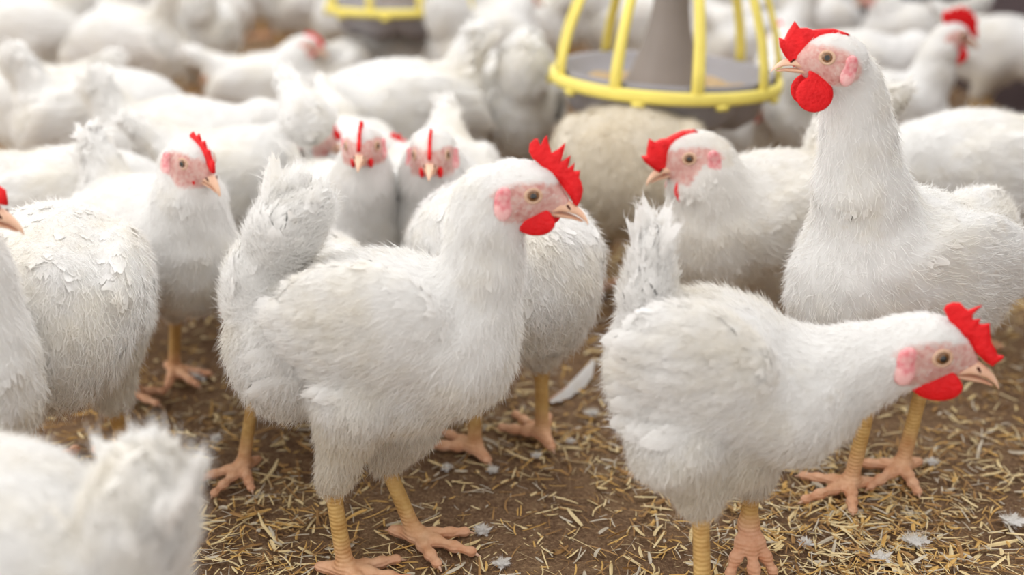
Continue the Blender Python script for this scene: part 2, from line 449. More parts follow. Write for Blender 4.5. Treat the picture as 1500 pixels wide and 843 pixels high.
# ------------------------------------------------------------------ the legs
def leg_prims(hock, foot, toeyaw, sp=1.0, lift=0.0, toepitch=0.0, thick=1.0):
    """scaled shank and toes; returns (prims, claws)"""
    hock, foot = np.array(hock, float), np.array(foot, float)
    P = [K(hock, hock+(foot-hock)*.12, .0098*thick, .0088*thick), K(hock+(foot-hock)*.12, foot, .0078*thick, .0084*thick), E(foot, (.0095*thick,)*3)]
    claws = []
    for yaw, ln in ((-38*sp, .050), (0, .062), (36*sp, .050), (172, .026)):
        a = math.radians(toeyaw+yaw); d = np.array([math.cos(a), math.sin(a), 0])
        pt = math.radians(toepitch); d = d*math.cos(pt)+np.array([0, 0, -math.sin(pt)])
        r0 = .0060 if ln > .03 else .0055
        p0 = foot + d*.003
        zs = [.0, -.003, -.0045, -.0055] if toepitch == 0 else [0, 0, 0, 0]
        pts = [p0]
        for i, u in enumerate((.34, .68, 1.0)):
            q = p0+d*ln*u; q = q+np.array([0, 0, zs[i+1]*(1 if foot[2] < .02 else 0)]); pts.append(q)
        for i in range(3):
            ra = r0*(1-.13*i); P.append(K(pts[i], pts[i+1], ra*.9, ra*.84)); P.append(E(pts[i+1], (ra*.98, ra*.98, ra*.88)))
        tip = pts[-1]; claws.append((tip, tip+d*.012+np.array([0, 0, -.004]), r0*.42))
    return P, claws

# ------------------------------------------------------------------ a hen
def body_defaults(pitch=0.0, tail=1.0, fat=1.0):
    """torso of a standing hen in its own metres: +x forward, z up, back about .30 high"""
    dn = (-1, 0, -.35)
    P = [E((0, 0, .232), (.118, .078*fat, .082), ang=4, flow=dn, L=.026, fluff=.6),
         E((.082, 0, .222), (.062, .066*fat, .076), ang=25, flow=(-.55, 0, -.8), L=.020, fluff=.8),
         E((-.085, 0, .222), (.062, .064*fat, .078), ang=-10, flow=(-.5, 0, -.6), L=.026, fluff=1.6),
         E((-.02, 0, .170), (.075, .060*fat, .045), flow=(-.8, 0, -.6), L=.022, fluff=1.6)]
    for s in (-1, 1):
        P.append(E((-.015, s*.060*fat, .240), (.095, .026, .056), ang=-6, flow=(-1, 0, -.18), L=.024, fluff=.5, tag_='wing'))
    return P
def tail_prims(kind, x=-.125, z=.27, r=1.0):
    if kind == 'up':
        return [K((x+.03, 0, z), (x+.004, 0, z+.062), .038, .022, flow=(-.2, 0, 1), L=.040, fluff=1.2)]
    if kind == 'back':
        return [K((x+.03, 0, z), (x-.05, 0, z+.045), .038, .018, flow=(-1, 0, .6), L=.040, fluff=.8)]
    if kind == 'fluff':
        return [E((x+.01, 0, z+.03), (.055, .045, .065), flow=(-.6, 0, .8), L=.034, fluff=2.0)]
    return []

def make_hen(name, root_loc, yaw, prims, neck, head, head_yaw=0, head_pitch=0, head_roll=0, legs=None, thighs=None, comb='d', wat='d',
             q=1, k=.006, amp=.0018, seed=1, tailf=None, wings=True, wing_box=None, flight=9, flight_len=.066, scale=1.0, comb_scale=1.0, dirt=0.0, head_scale=1.0):
    """q: 0 far, 1 middle distance, 2 close"""
    rs = np.random.RandomState(seed)
    root = empty(name, (*root_loc, 0), yaw, scale)
    H = mat4(rot_z(head_yaw)@rot_y(head_pitch)@rot_x(head_roll)@np.eye(3)*head_scale, np.array(head, float))
    Hr = H.copy(); Hr[:3, :3] /= head_scale
    hp = head_prims()
    if head_scale != 1.0:
        for p in hp:
            for kk in ('c', 'a', 'b', 'r'):
                if kk in p: p[kk] = p[kk]*head_scale
            for kk in ('ra', 'rb'):
                if kk in p: p[kk] *= head_scale
    hp = xform(hp, Hr)
    P = list(prims)
    for a, b in zip(neck[:-1], neck[1:]):
        d = np.array(a[:3])-np.array(b[:3])
        P.append(K(a[:3], b[:3], a[3], b[3], flow=d/np.linalg.norm(d), L=.020 if a[3] > .035 else .015, dens=1.5, fluff=.7))
    for t in (thighs or []):
        P.append(K(t[0], t[1], t[2], t[3], flow=np.array([-.15, 0, -1.0]), L=.018, dens=1.2, fluff=2.2))
    allp = P + hp
    hvox = {0: .0065, 1: .0048, 2: .0034}[q]
    V, Q = surface(allp, hvox, k, amp)
    nrm = grad(allp, V, k, amp)
    # bare face
    Hi = np.linalg.inv(H); hl = V@Hi[:3, :3].T + Hi[:3, 3]
    fm = ((hl[:, 0]+.001)/.038)**2 + ((hl[:, 2]+.0085)/.0200)**2
    crown = hl[:, 2] > .0125 - .25*np.maximum(hl[:, 0], 0)
    skin = .92*np.clip((1.15-fm)*4, 0, 1)*np.where(crown, 0, 1)*(np.abs(hl[:, 1]) < .03)
    low = np.clip((.20-V[:, 2])/.14, 0, 1)*.58  # creamier towards the belly: some soiling, plus shade and floor bounce painted in
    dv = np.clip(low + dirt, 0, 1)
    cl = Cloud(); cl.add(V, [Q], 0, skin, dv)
    # plumage laid over the skin
    Wt = weights(allp, V); flow = Wt.T@np.stack([p['flow'] for p in allp])
    Lv = Wt.T@np.array([p['L'] for p in allp]); dens = Wt.T@np.array([p['dens'] for p in allp]); flf = Wt.T@np.array([p['fluff'] for p in allp])
    T = np.concatenate([Q[:, [0, 1, 2]], Q[:, [0, 2, 3]]])
    a, b, c = V[T[:, 0]], V[T[:, 1]], V[T[:, 2]]
    ar = np.linalg.norm(np.cross(b-a, c-a), axis=1)
    bare = 1-skin[T].mean(1)
    def sample(n, wgt):
        pr = ar*np.maximum(wgt, 0); pr /= pr.sum()
        i = rs.choice(len(T), n, p=pr); r1, r2 = np.sqrt(rs.rand(n)), rs.rand(n)
        w3 = np.stack([1-r1, r1*(1-r2), r1*r2], 1); t = T[i]
        f = lambda X: (X[t]*(w3[..., None] if X.ndim > 1 else w3)).sum(1)
        return f(V), f(nrm), f(flow), f(Lv), f(dv), f(flf)
    nf = {0: 1500, 1: 3800, 2: 8000}[q]
    p, n_, fl, L, dd, _ = sample(nf, dens[T].mean(1)/Lv[T].mean(1)*bare**4)
    fl = fl + rs.normal(size=fl.shape)*.22
    tg = fl - n_*(fl*n_).sum(1, keepdims=True); tg /= np.maximum(np.linalg.norm(tg, axis=1, keepdims=True), 1e-6)
    lf = rs.uniform(-.02, .055, len(p))[:, None]
    L = L*rs.uniform(.75, 1.3, len(p))*{0: 1.35, 1: 1.1, 2: 1.0}[q]
    X, F = blades(p - n_*.0015 - tg*(L*.35)[:, None], tg+n_*lf, n_, L, L*rs.uniform(.42, .62, len(p)), rs.uniform(-.14, .03, len(p)), rs,
                  rows=3, cols={0: 3, 1: 5, 2: 7}[q], rag=.2, camber=.08)
    npv = len(X)//len(p)
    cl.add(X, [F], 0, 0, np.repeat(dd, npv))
    ns = {0: 5000, 1: 30000, 2: 60000}[q]
    p, n_, fl, L, dd, ff = sample(ns, flf[T].mean(1)*bare)
    fl = fl + rs.normal(size=fl.shape)*.36
    tg = fl - n_*(fl*n_).sum(1, keepdims=True); tg /= np.maximum(np.linalg.norm(tg, axis=1, keepdims=True), 1e-6)
    L = np.minimum(L, .026)*rs.uniform(.4, 1.0, len(p))*.75
    X, Qs, Ts = strands(p, tg+n_*rs.uniform(.1, .7, len(p))[:, None], L, {0: .0006, 1: .00027, 2: .00028}[q], rs, rs.normal(size=(len(p), 3))*.16+np.array([0, 0, -.12]))
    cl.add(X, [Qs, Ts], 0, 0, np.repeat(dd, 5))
    if q == 2:   # tiny bristles and short down on the bare face
        p, n_, fl, L, dd, ff = sample(900, skin[T].mean(1)*(skin[T].mean(1) < .9)+.02*(skin[T].mean(1)))
        tg = fl - n_*(fl*n_).sum(1, keepdims=True)
        X, Qs, Ts = strands(p, tg+n_*.25, rs.uniform(.002, .005, len(p)), .00022, rs, rs.normal(size=(len(p), 3))*.1)
        cl.add(X, [Qs, Ts], 0, 0, 0)
    # legs
    for lg in (legs or []):
        LP, claws = leg_prims(**lg)
        lv, lq = surface(LP, .0022 if q == 2 else .0032, .0022)
        hz = lg['hock'][2]; fz = lg['foot'][2]
        cl.add(lv, [lq], 1, 0, np.clip((lv[:, 2]-fz+.004)/(hz-fz)*2.2, 0, 1))
        if q > 0:
            for ca, cb, cr in claws:
                v, qq = surface([K(ca, cb, cr, .0006)], .0016, .0005)
                cl.add(v, [qq], 2)
    obj('body', cl.mesh('body', [M['plumage'], M['leg'], M['claw']]), root)
    # head furniture
    hm = Matrix([list(map(float, r)) for r in H])
    o = obj('comb', COMBS[comb], root); o.matrix_local = hm @ Matrix.Scale(comb_scale, 4)
    obj('beak', BEAK, root, H)
    for s in (-1, 1):
        sy = np.diag([1, s, 1, 1.0])
        ey, ea, eb = skin_at(allp, Hr, 0, 0, s, head_scale)
        obj('eye', EYE, root, H@mat4(rot_z(-ea*s)@rot_x(eb*s), (.0, s*(ey-.0010), .0))@sy)
        obj('wattle', WAT[wat], root, H@mat4(rot_z(4*s)@rot_x(9*s), (0, s*.0080, .001)))
        if q > 0:
            ly, la, lb = skin_at(allp, Hr, -.0255, -.0085, s, head_scale)
            obj('ear_lobe', LOBE, root, H@mat4(rot_z(-max(la, -35)*s)@rot_y(10), (-.0255, s*(ly-.0008), -.0085))@sy)
    def sf(PT): return field(allp, PT, k, amp)
    # folded wings: overlapping rows of coverts and long flight feathers
    if wings:
        wx0, wx1, wz0, wz1 = wing_box or (-.10, .065, .205, .272)
        for s in (-1, 1):
            pp, LL, WW, dr, off = [], [], [], [], []
            nrow, ncol = (7, 13) if q == 2 else (5, 8)
            for i in range(nrow):
                for j in range(ncol):
                    u = (j+.5+.5*(i % 2))/ncol; v = (i+.5)/nrow
                    x = wx0 + (wx1-wx0)*u + rs.uniform(-.004, .004); z = wz1 + (wz0-wz1)*v - .018*(1-u)*0 + rs.uniform(-.003, .003)
                    ln = .042 - .018*u; pp.append((x, 0, z)); LL.append(ln*rs.uniform(.9, 1.1)); WW.append(ln*.52)
                    dr.append((-1, 0, -.10-.10*v+rs.uniform(-.06, .06))); off.append(.003+.004*(1-u))
            for j in range(flight):
                x = wx0 + .055 - .004*j; z = wz0 + .052 - .0055*j
                pp.append((x, 0, z)); LL.append(flight_len+.001*j); WW.append(.021); dr.append((-1, 0, .10-.035*j)); off.append(.004+.0005*j)
            pp = np.array(pp); dr = np.array(dr); LL = np.array(LL); WW = np.array(WW); off = np.array(off)
            yy = np.full(len(pp), s*.15)
            for _ in range(40):
                pt = pp.copy(); pt[:, 1] = yy; yy = yy - s*np.clip(sf(pt), -.01, .02)*.7
            pt = pp.copy(); pt[:, 1] = yy; ok = (np.abs(sf(pt)) < .004) & (grad(allp, pt, k, 0)[:, 1]*s > .45)
            pt, dr, LL, WW, off = pt[ok], dr[ok], LL[ok], WW[ok], off[ok]
            n_ = grad(allp, pt, k, 0)
            tg = dr - n_*(dr*n_).sum(1, keepdims=True); tg /= np.linalg.norm(tg, axis=1, keepdims=True)
            X, F = blades(pt + n_*(off-.005)[:, None], tg+n_*.035, n_, LL, WW, rs.uniform(-.06, -.0, len(pt)), rs, rows=7, cols=9 if q == 2 else 5, rag=.07, camber=.14)
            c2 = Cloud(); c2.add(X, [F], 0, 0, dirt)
            if q > 0:
                m_ = 5200 if q == 2 else 1800; ii = rs.randint(0, len(X), m_); fi = ii//(len(X)//len(pt))
                X3, Q3, T3 = strands(X[ii], tg[fi]+n_[fi]*rs.uniform(.05, .35, m_)[:, None]+rs.normal(size=(m_, 3))*.22, rs.uniform(.005, .014, m_), .00027, rs, rs.normal(size=(m_, 3))*.12)
                c2.add(X3, [Q3, T3], 0, 0, dirt)
            obj('wing', c2.mesh('wing', [M['plumage']]), root)
    # tail feathers
    if tailf:
        b0, d0, cnt, Lt, spread, curl, r_ = tailf
        b0, d0 = np.array(b0, float), np.array(d0, float); d0 /= np.linalg.norm(d0)
        nn = np.cross(d0, [0, 1, 0]); nn /= np.linalg.norm(nn)
        side = np.array([0, 1, 0])
        ph = rs.uniform(-1, 1, cnt); rr = rs.uniform(-1, 1, cnt)
        pos = b0 + side*(ph*r_)[:, None] + nn*(rr*r_)[:, None] + d0*rs.uniform(-.02, .01, cnt)[:, None]
        dv_ = d0 + side*(ph*spread)[:, None] + nn*(rr*spread)[:, None] + rs.normal(size=(cnt, 3))*.07
        Lx = Lt*rs.uniform(.6, 1.1, cnt)*(1-.2*np.abs(ph))
        fn = side*1.0*np.sign(ph+1e-6)[:, None] + nn*rr[:, None]
        X, F = blades(pos, dv_, fn+rs.normal(size=(cnt, 3))*.25, Lx, Lx*rs.uniform(.2, .34, cnt), curl*rs.uniform(.4, 1.4, cnt), rs, rows=7, cols=9 if q == 2 else 5, rag=.12, camber=.3, tipw=.7)
        c3 = Cloud(); c3.add(X, [F], 0, 0, dirt)
        i = rs.randint(0, len(X), cnt*(60 if q == 2 else 12))
        sp = X[i]; sd = np.repeat(dv_, len(X)//cnt, 0)[i] + rs.normal(size=(len(i), 3))*.5
        X2, Qs, Ts = strands(sp, sd, rs.uniform(.006, .016, len(i)), .00028 if q == 2 else .0005, rs, rs.normal(size=(len(i), 3))*.2)
        c3.add(X2, [Qs, Ts], 0, 0, dirt)
        obj('tail', c3.mesh('tail', [M['plumage']]), root)
    return root

class Side:
    """reads photo pixels on the upright plane that runs through a bird from beak to tail"""
    def __init__(s, px, py, yaw):
        s.o = np.array([*gp(px, py), 0.0]); s.yaw = math.radians(yaw)
        s.f = np.array([math.cos(s.yaw), math.sin(s.yaw), 0]); s.n = np.array([-math.sin(s.yaw), math.cos(s.yaw), 0])
    def world(s, px, py, y=0.0):
        r = ray(px, py); c = np.array([0, 0, CAM_H]); o = s.o + s.n*y
        t = ((o-c)@s.n)/(r@s.n); return c + r*t
    def p(s, px, py, y=0.0):
        w_ = s.world(px, py, y)-s.o; return (float(w_@s.f), y, float(w_[2]))
    def m(s, px, py, n): w_ = s.world(px, py); return n/px_scale(*w_)
    def e(s, px, py, rx, rz, ry, ang=0, y=0.0, **kw):
        return E(s.p(px, py, y), (s.m(px, py, rx), ry, s.m(px, py, rz)), ang=ang, **kw)
    def nk(s, px, py, r, y=0.0): return (*s.p(px, py, y), s.m(px, py, r))
    def g(s, px, py, z=.011):
        x, y = gp(px, py, z); w_ = np.array([x, y, z])-s.o; return (float(w_@s.f), float(w_@s.n), z)

def copy_tree(o, parent=None):
    c = o.copy(); COL.objects.link(c)
    if parent is not None: c.parent = parent; c.matrix_parent_inverse = o.matrix_parent_inverse.copy()
    for ch in o.children: copy_tree(ch, c)
    return c
# ------------------------------------------------------------------ the litter floor
def ground():
    nx, ny = 420, 560
    xs = np.linspace(-4.6, 4.6, nx); t = np.linspace(0, 1, ny); ys = .15 + 9.0*t**1.7
    X, Y = np.meshgrid(xs, ys, indexing='ij')
    X = X*(.32+.68*np.clip(Y/5, 0, 1))
    Z = .0035*np.sin(9*X+2*np.sin(7*Y))*np.sin(8*Y+1.5*np.sin(6*X)) + .0022*np.sin(31*X+2*np.sin(23*Y))*np.sin(29*Y+2*np.sin(19*X)) + .0012*np.sin(83*X+3*np.sin(47*Y))*np.sin(79*Y) - .004
    V = np.stack([X, Y, Z], -1).reshape(-1, 3)
    i, j = np.meshgrid(np.arange(nx-1), np.arange(ny-1), indexing='ij'); a = (i*ny+j).ravel()
    F = np.stack([a, a+ny, a+ny+1, a+1], 1)
    m, nt, b = mat('litter_soil')
    n1 = noise(nt, 5, 6, .65); n2 = noise(nt, 60, 5, .7); n3 = noise(nt, 260, 4, .7)
    c1 = ramp(nt, n1.outputs[0], [(.35, lin(84, 60, 48)), (.5, lin(138, 108, 82)), (.68, lin(182, 152, 112))]).outputs[0]
    c2 = ramp(nt, n2.outputs[0], [(.35, lin(76, 52, 42)), (.55, lin(142, 112, 86)), (.75, lin(202, 176, 136))]).outputs[0]
    c3 = ramp(nt, n3.outputs[0], [(.3, lin(66, 46, 38)), (.55, lin(150, 120, 92)), (.72, lin(222, 196, 152))]).outputs[0]
    c = mixc(nt, .5, mixc(nt, .5, c1, c2), c3)
    nt.links.new(c, b.inputs['Base Color']); b.inputs['Roughness'].default_value = .9; b.inputs['Specular IOR Level'].default_value = .15
    ad = nt.nodes.new('ShaderNodeMath'); ad.operation = 'ADD'
    nt.links.new(n2.outputs[0], ad.inputs[0]); nt.links.new(n3.outputs[0], ad.inputs[1])
    bump(nt, b, ad.outputs[0], .9, .006)
    o = obj('floor', mesh_from('floor', V, [F], [m])); o['kind'] = 'structure'; o['label'] = 'brown earth floor of the barn'
ground()
def straw():
    rs = np.random.RandomState(5)
    n = 110000
    y = .80 + 4.2*rs.rand(n)**1.9; x = np.minimum((rs.rand(n)-.5)*(1.1*y+.5), 1.5)
    pat = np.sin(7*x+2*np.sin(5*y))*np.sin(6*y+2*np.sin(4*x+1)) + .6*np.sin(17*x+1)*np.sin(15*y+2*np.sin(9*x))
    keep = rs.rand(n) < np.clip(.55+.5*pat, .28, 1)
    x, y = x[keep], y[keep]; n = len(x)
    a = rs.rand(n)*2*PI; tilt = np.abs(rs.normal(size=n))*.22
    d = np.stack([np.cos(a)*np.cos(tilt), np.sin(a)*np.cos(tilt), np.sin(tilt)], 1)
    L = rs.gamma(3.0, .0050, n)+.003; L = np.clip(L, .005, .05)
    big = rs.rand(n) < .22; W = np.where(big, rs.uniform(.0020, .0048, n), rs.uniform(.0006, .0022, n))
    z = rs.uniform(-.002, .004, n)
    pos = np.stack([x, y, z], 1)
    nor = np.tile([0, 0, 1.], (n, 1)) + rs.normal(size=(n, 3))*.35
    b = np.cross(nor, d); b /= np.linalg.norm(b, axis=1, keepdims=True); nn = np.cross(d, b)
    cu = rs.normal(size=n)*.06
    segs = []
    for u, wv in ((0, .7), (.33, 1), (.7, .95), (1, .5)):
        c = pos + d*(L*(u-.5))[:, None] + b*(cu*L*(u-.5)**2*4)[:, None]
        segs += [c - b*(W*wv/2)[:, None], c + nn*(W*.22)[:, None], c + b*(W*wv/2)[:, None]]
    V = np.stack(segs, 1).reshape(-1, 3)
    q = np.array([(r*3+c, r*3+c+1, r*3+c+4, r*3+c+3) for r in range(3) for c in range(2)])
    F = (np.arange(n)[:, None, None]*12+q[None]).reshape(-1, 4)
    ms = [simple('straw_'+nm, [(.3, lin(*c1)), (.7, lin(*c2))], 30, .6, .3, 0) for nm, c1, c2 in
          (('pale', (222, 196, 140), (240, 222, 178)), ('golden', (204, 160, 88), (228, 188, 116)), ('brown', (146, 108, 66), (184, 144, 92)), ('grey', (190, 178, 156), (216, 206, 188)))]
    mi = np.repeat(rs.choice(4, n, p=[.34, .24, .26, .16]), 6)
    tag(obj('chopped_straw', mesh_from('chopped_straw', V, [F], ms, [mi], False)), 'chopped straw and wood shavings scattered over the brown floor', 'straw', kind='stuff')
straw()
# ------------------------------------------------------------------ walls and feeders
def wallbox(name, x0, x1, y0, y1, h, label):
    bm = bmesh.new(); bmesh.ops.create_cube(bm, size=1)
    for v in bm.verts: v.co = (x0+(v.co.x+.5)*(x1-x0), y0+(v.co.y+.5)*(y1-y0), -.03+(v.co.z+.5)*(h+.03))
    bmesh.ops.bevel(bm, geom=bm.edges[:], offset=.01, segments=2, affect='EDGES')
    o = obj(name, bm_mesh(name, bm, [WALLM], False)); o['kind'] = 'structure'; o['label'] = label
m, nt, b = mat('dark_boards'); n1 = noise(nt, 3, 5)
nt.links.new(ramp(nt, n1.outputs[0], [(.3, lin(52, 40, 44)), (.7, lin(84, 68, 70))]).outputs[0], b.inputs['Base Color']); b.inputs['Roughness'].default_value = .8
bump(nt, b, noise(nt, 40, 4).outputs[0], .5, .004); WALLM = m
wallbox('wall_right', 1.47, 1.57, -.5, 9.0, 1.1, 'dark brown wall along the right of the pen')
wallbox('wall_back', -4.6, 1.57, 9.0, 9.1, 1.1, 'dark brown wall at the far end of the pen')

def plastic(name, col, rough=.45, bs=.1):
    return simple(name, [(.3, lin(*[c*.94 for c in col])), (.7, lin(*col))], 14, rough, .4, bs, 60, .001)
YEL = plastic('yellow_plastic', (240, 222, 112)); GREY = plastic('grey_plastic', (142, 132, 126), .5); PANM = plastic('pan_grey_plastic', (150, 146, 150), .38)
FEED = simple('feed_meal', [(.3, lin(168, 140, 104)), (.7, lin(206, 182, 146))], 120, .9, .1, .8, 200, .003)
def lathe(prof, seg=72, mod=None):
    V = []
    for k, (r, z) in enumerate(prof):
        for i in range(seg):
            a = 2*PI*i/seg; dr, dz = mod(k, a) if mod else (0, 0)
            V.append(((r+dr)*math.cos(a), (r+dr)*math.sin(a), z+dz))
    F = [(k*seg+i, k*seg+(i+1) % seg, (k+1)*seg+(i+1) % seg, (k+1)*seg+i) for k in range(len(prof)-1) for i in range(seg)]
    return np.array(V), np.array(F)
def feeder(loc, rz, label, tilt=0):
    t = empty('feeder', (loc[0], loc[1], loc[2]), rz); t.rotation_euler[0] = tilt
    R = .188
    # outer ring with its snap lugs (origin at ring height)
    prof = [(R-.004, .009), (R+.001, .010), (R+.0045, .007), (R+.005, -.005), (R+.003, -.010), (R-.003, -.010), (R-.005, -.005), (R-.005, .006), (R-.004, .009)]
    V, F = lathe(prof, 96); c = Cloud(); c.add(V, [F], 0)
    obj('ring', c.mesh('ring', [YEL]), t)
    for i in range(9):
        a = 2*PI*(i+.3)/9; ca, sa = math.cos(a), math.sin(a)
        bm = bmesh.new(); path = [(R, 0), (R-.004, .04), (R-.013, .08), (R-.027, .12), (R-.046, .165), (R-.080, .205), (R-.122, .228), (R-.135, .230)]
        prev = None
        for k, (r, z) in enumerate(path):
            w2 = .0110-.0005*k
            ring = []
            for (du, dr) in ((-w2, -.004), (-w2*.6, .0045), (w2*.6, .0045), (w2, -.004)):
                ring.append(bm.verts.new(((r+dr)*ca - du*sa, (r+dr)*sa + du*ca, z+(.003 if k > 3 and dr > 0 else 0))))
            if prev:
                for q_ in range(4): bm.faces.new((prev[q_], prev[(q_+1) % 4], ring[(q_+1) % 4], ring[q_]))
            else: bm.faces.new(ring)
            prev = ring
        bm.faces.new(prev[::-1])
        bmesh.ops.bevel(bm, geom=bm.edges[:], offset=.0012, segments=1, affect='EDGES')
        obj('grill_bar', bm_mesh('grill_bar', bm, [YEL]), t)
        b2 = bmesh.new(); bmesh.ops.create_cube(b2, size=1)
        a2 = a+.22
        for v in b2.verts: v.co = ((R+.001+v.co.x*.010)*math.cos(a2+v.co.y*.11), (R+.001+v.co.x*.010)*math.sin(a2+v.co.y*.11), -.013+v.co.z*.010)
        bmesh.ops.bevel(b2, geom=b2.edges[:], offset=.002, segments=2, affect='EDGES')
        obj('lug', bm_mesh('lug', b2, [YEL]), t)
    V, F = lathe([(.050, .222), (.062, .226), (.064, .236), (.052, .246), (.046, .246), (.046, .222), (.050, .222)]); c = Cloud(); c.add(V, [F], 0)
    obj('collar', c.mesh('collar', [YEL]), t)
    def lob(k, a):
        if k in (3, 4, 5, 9): return (0, -.018*abs(math.sin(3.5*a+.4))**.7 if k != 9 else 0)
        return (0, 0)
    prof = [(.172, .016), (.178, .018), (.176, .004), (.156, -.034), (.128, -.054), (.075, -.056), (.04, -.040), (.04, -.034), (.10, -.030), (.138, -.018), (.160, .004), (.172, .016)]
    V, F = lathe(prof, 126, lambda k, a: lob(k, a)); c = Cloud(); c.add(V, [F], 0)
    obj('pan', c.mesh('pan', [PANM]), t)
    V, F = lathe([(.0, -.034), (.074, -.030), (.070, -.012), (.058, .010), (.046, .045), (.036, .080), (.030, .115), (.027, .160), (.027, .42), (.0, .42)]); c = Cloud(); c.add(V, [F], 0)
    obj('feed_cone', c.mesh('feed_cone', [GREY]), t)
    V, F = lathe([(.062, -.020), (.09, -.023), (.12, -.019), (.140, -.012)], 60, lambda k, a: (0, .003*math.sin(5*a)+.002*math.sin(11*a))); c = Cloud(); c.add(V, [F], 0)
    obj('feed_meal', c.mesh('feed_meal', [FEED]), t)
    return tag(t, label, 'poultry feeder', 'hanging pan feeders')
fx, fy = gp(974, 114, .34); feeder((fx, fy, .34), math.radians(-94), 'grey pan feeder with yellow cage hanging above the hens, the nearer and larger one', -0.04)
fx, fy = gp(585, 8, .335); feeder((fx, fy, .335), math.radians(-80), 'small far yellow and grey pan feeder cut by the top edge of the photo')
# one long feed pipe carries both feeders
GH = 'white hens of the flock'
# ---- the large hen in the middle, in profile
A = Side(552, 806, -9)
dn = (-1, 0, -.35)
pr = [A.e(560, 478, 150, 112, .078, -2, flow=dn, L=.026, fluff=.5),
      A.e(668, 500, 88, 108, .070, 8, flow=(-.5, 0, -.8), L=.020, fluff=.8),
      A.e(425, 500, 86, 112, .066, 0, flow=(-.25, 0, -.9), L=.026, fluff=1.3),
      A.e(560, 560, 130, 72, .062, 0, flow=(-.7, 0, -.6), L=.022, fluff=1.5),
      A.e(388, 430, 52, 80, .050, 10, flow=(-.1, 0, 1), L=.034, fluff=1.5),
      A.e(418, 340, 50, 58, .042, -20, flow=(.25, 0, 1), L=.034, fluff=1.8),
      A.e(450, 308, 32, 30, .030, 0, flow=(1, 0, .5), L=.030, fluff=1.8)]
for s in (-1, 1): pr.append(A.e(530, 470, 120, 82, .024, -4, y=s*.060, flow=(-1, 0, -.15), L=.024, fluff=.5))
hen_a = make_hen('hen', A.o[:2], A.yaw, pr,
    [A.nk(690, 455, 70), A.nk(708, 385, 54), A.nk(710, 325, 47), A.nk(716, 292, 42), A.nk(748, 274, 30)],
    A.p(788, 278), head_yaw=-4, head_pitch=0,
    thighs=[(A.p(520, 590, -.045), A.p(492, 690, -.042), .040, .0145), (A.p(492, 690, -.042), A.p(487, 708, -.042), .0145, .0105),
            (A.p(590, 620, .035), A.p(566, 672, .040), .036, .018)],
    legs=[dict(hock=A.p(486, 708, -.042), foot=A.g(506, 832), toeyaw=-2), dict(hock=A.p(562, 672, .040), foot=A.g(608, 782), toeyaw=-14, sp=1.0)],
    comb='a', wat='a', q=2, seed=11, wing_box=(A.p(440, 400)[0], A.p(620, 400)[0], A.p(560, 535)[2], A.p(560, 415)[2]), flight=5, flight_len=.045,
    tailf=(A.p(425, 325), (.35, 0, .9), 46, .055, .35, -.35, .022))
tag(hen_a, 'large white hen in profile in the middle with a tall red spiked comb, looking right', 'hen', GH)
# ---- the hen with lowered head on the right
B = Side(1070, 862, -12)
pr = [B.e(1050, 545, 128, 118, .078, -22, flow=(-1, 0, .15), L=.026, fluff=.5),
      B.e(1150, 575, 100, 98, .070, -15, flow=(-.8, 0, -.3), L=.020, fluff=.8),
      B.e(962, 545, 66, 122, .064, 5, flow=(-.3, 0, -.8), L=.026, fluff=1.4),
      B.e(1040, 640, 100, 66, .060, -10, flow=(-.7, 0, -.6), L=.022, fluff=1.5),
      B.e(950, 425, 38, 50, .034, 0, flow=(0, 0, 1), L=.034, fluff=1.0),
      B.e(955, 375, 25, 36, .022, 0, flow=(.1, 0, 1), L=.034, fluff=.8)]
for s in (-1, 1): pr.append(B.e(1030, 530, 110, 78, .024, -25, y=s*.060, flow=(-1, 0, .1), L=.024, fluff=.5))
hen_b = make_hen('hen', B.o[:2], B.yaw, pr,
    [B.nk(1205, 560, 72), B.nk(1255, 537, 56), B.nk(1300, 520, 44), B.nk(1345, 510, 36)],
    B.p(1377, 509), head_yaw=-4, head_pitch=0, head_scale=1.13,
    thighs=[(B.p(1000, 660, -.048), B.p(1022, 712, -.045), .044, .020), (B.p(1022, 712, -.045), B.p(1025, 738, -.045), .020, .0125),
            (B.p(1095, 650, .03), B.p(1100, 697, .035), .038, .020)],
    legs=[dict(hock=B.p(1026, 738, -.045), foot=B.g(1030, 905), toeyaw=0), dict(hock=B.p(1102, 708, .035), foot=B.p(1097, 766, .035), toeyaw=-72, toepitch=56, sp=1.25)],
    comb='b', wat='a', q=2, seed=12, wing_box=(B.p(955, 500)[0], B.p(1130, 500)[0], B.p(1040, 590)[2], B.p(1040, 450)[2]), flight=4, flight_len=.042,
    tailf=(B.p(955, 385), (.05, 0, 1), 22, .055, .30, .12, .012))
tag(hen_b, 'white hen stooping with its head low and forward at the right, red comb and wattles', 'hen', GH)
# ------------------------------------------------------------------ the rest of the flock
POSE = {  # neck chain (x,y,z,r), head position, head pitch
 'up':   ([(.085, 0, .255, .055), (.108, 0, .305, .040), (.116, 0, .350, .032), (.122, 0, .378, .025)], (.152, 0, .386), 0),
 'tall': ([(.080, 0, .260, .056), (.094, 0, .320, .042), (.098, 0, .380, .036), (.102, 0, .430, .030)], (.134, 0, .440), 0),
 'mid':  ([(.090, 0, .250, .056), (.115, 0, .290, .042), (.128, 0, .318, .027)], (.160, 0, .328), -5),
 'tuck': ([(.060, 0, .265, .058), (.082, 0, .300, .044), (.092, 0, .322, .028)], (.124, 0, .332), -5),
 'low':  ([(.090, 0, .240, .056), (.140, 0, .265, .042), (.172, 0, .270, .026)], (.205, 0, .270), -12),
 'down': ([(.085, 0, .225, .058), (.140, 0, .190, .042), (.168, 0, .145, .034), (.178, 0, .115, .030)], (.190, 0, .092), -55),
}
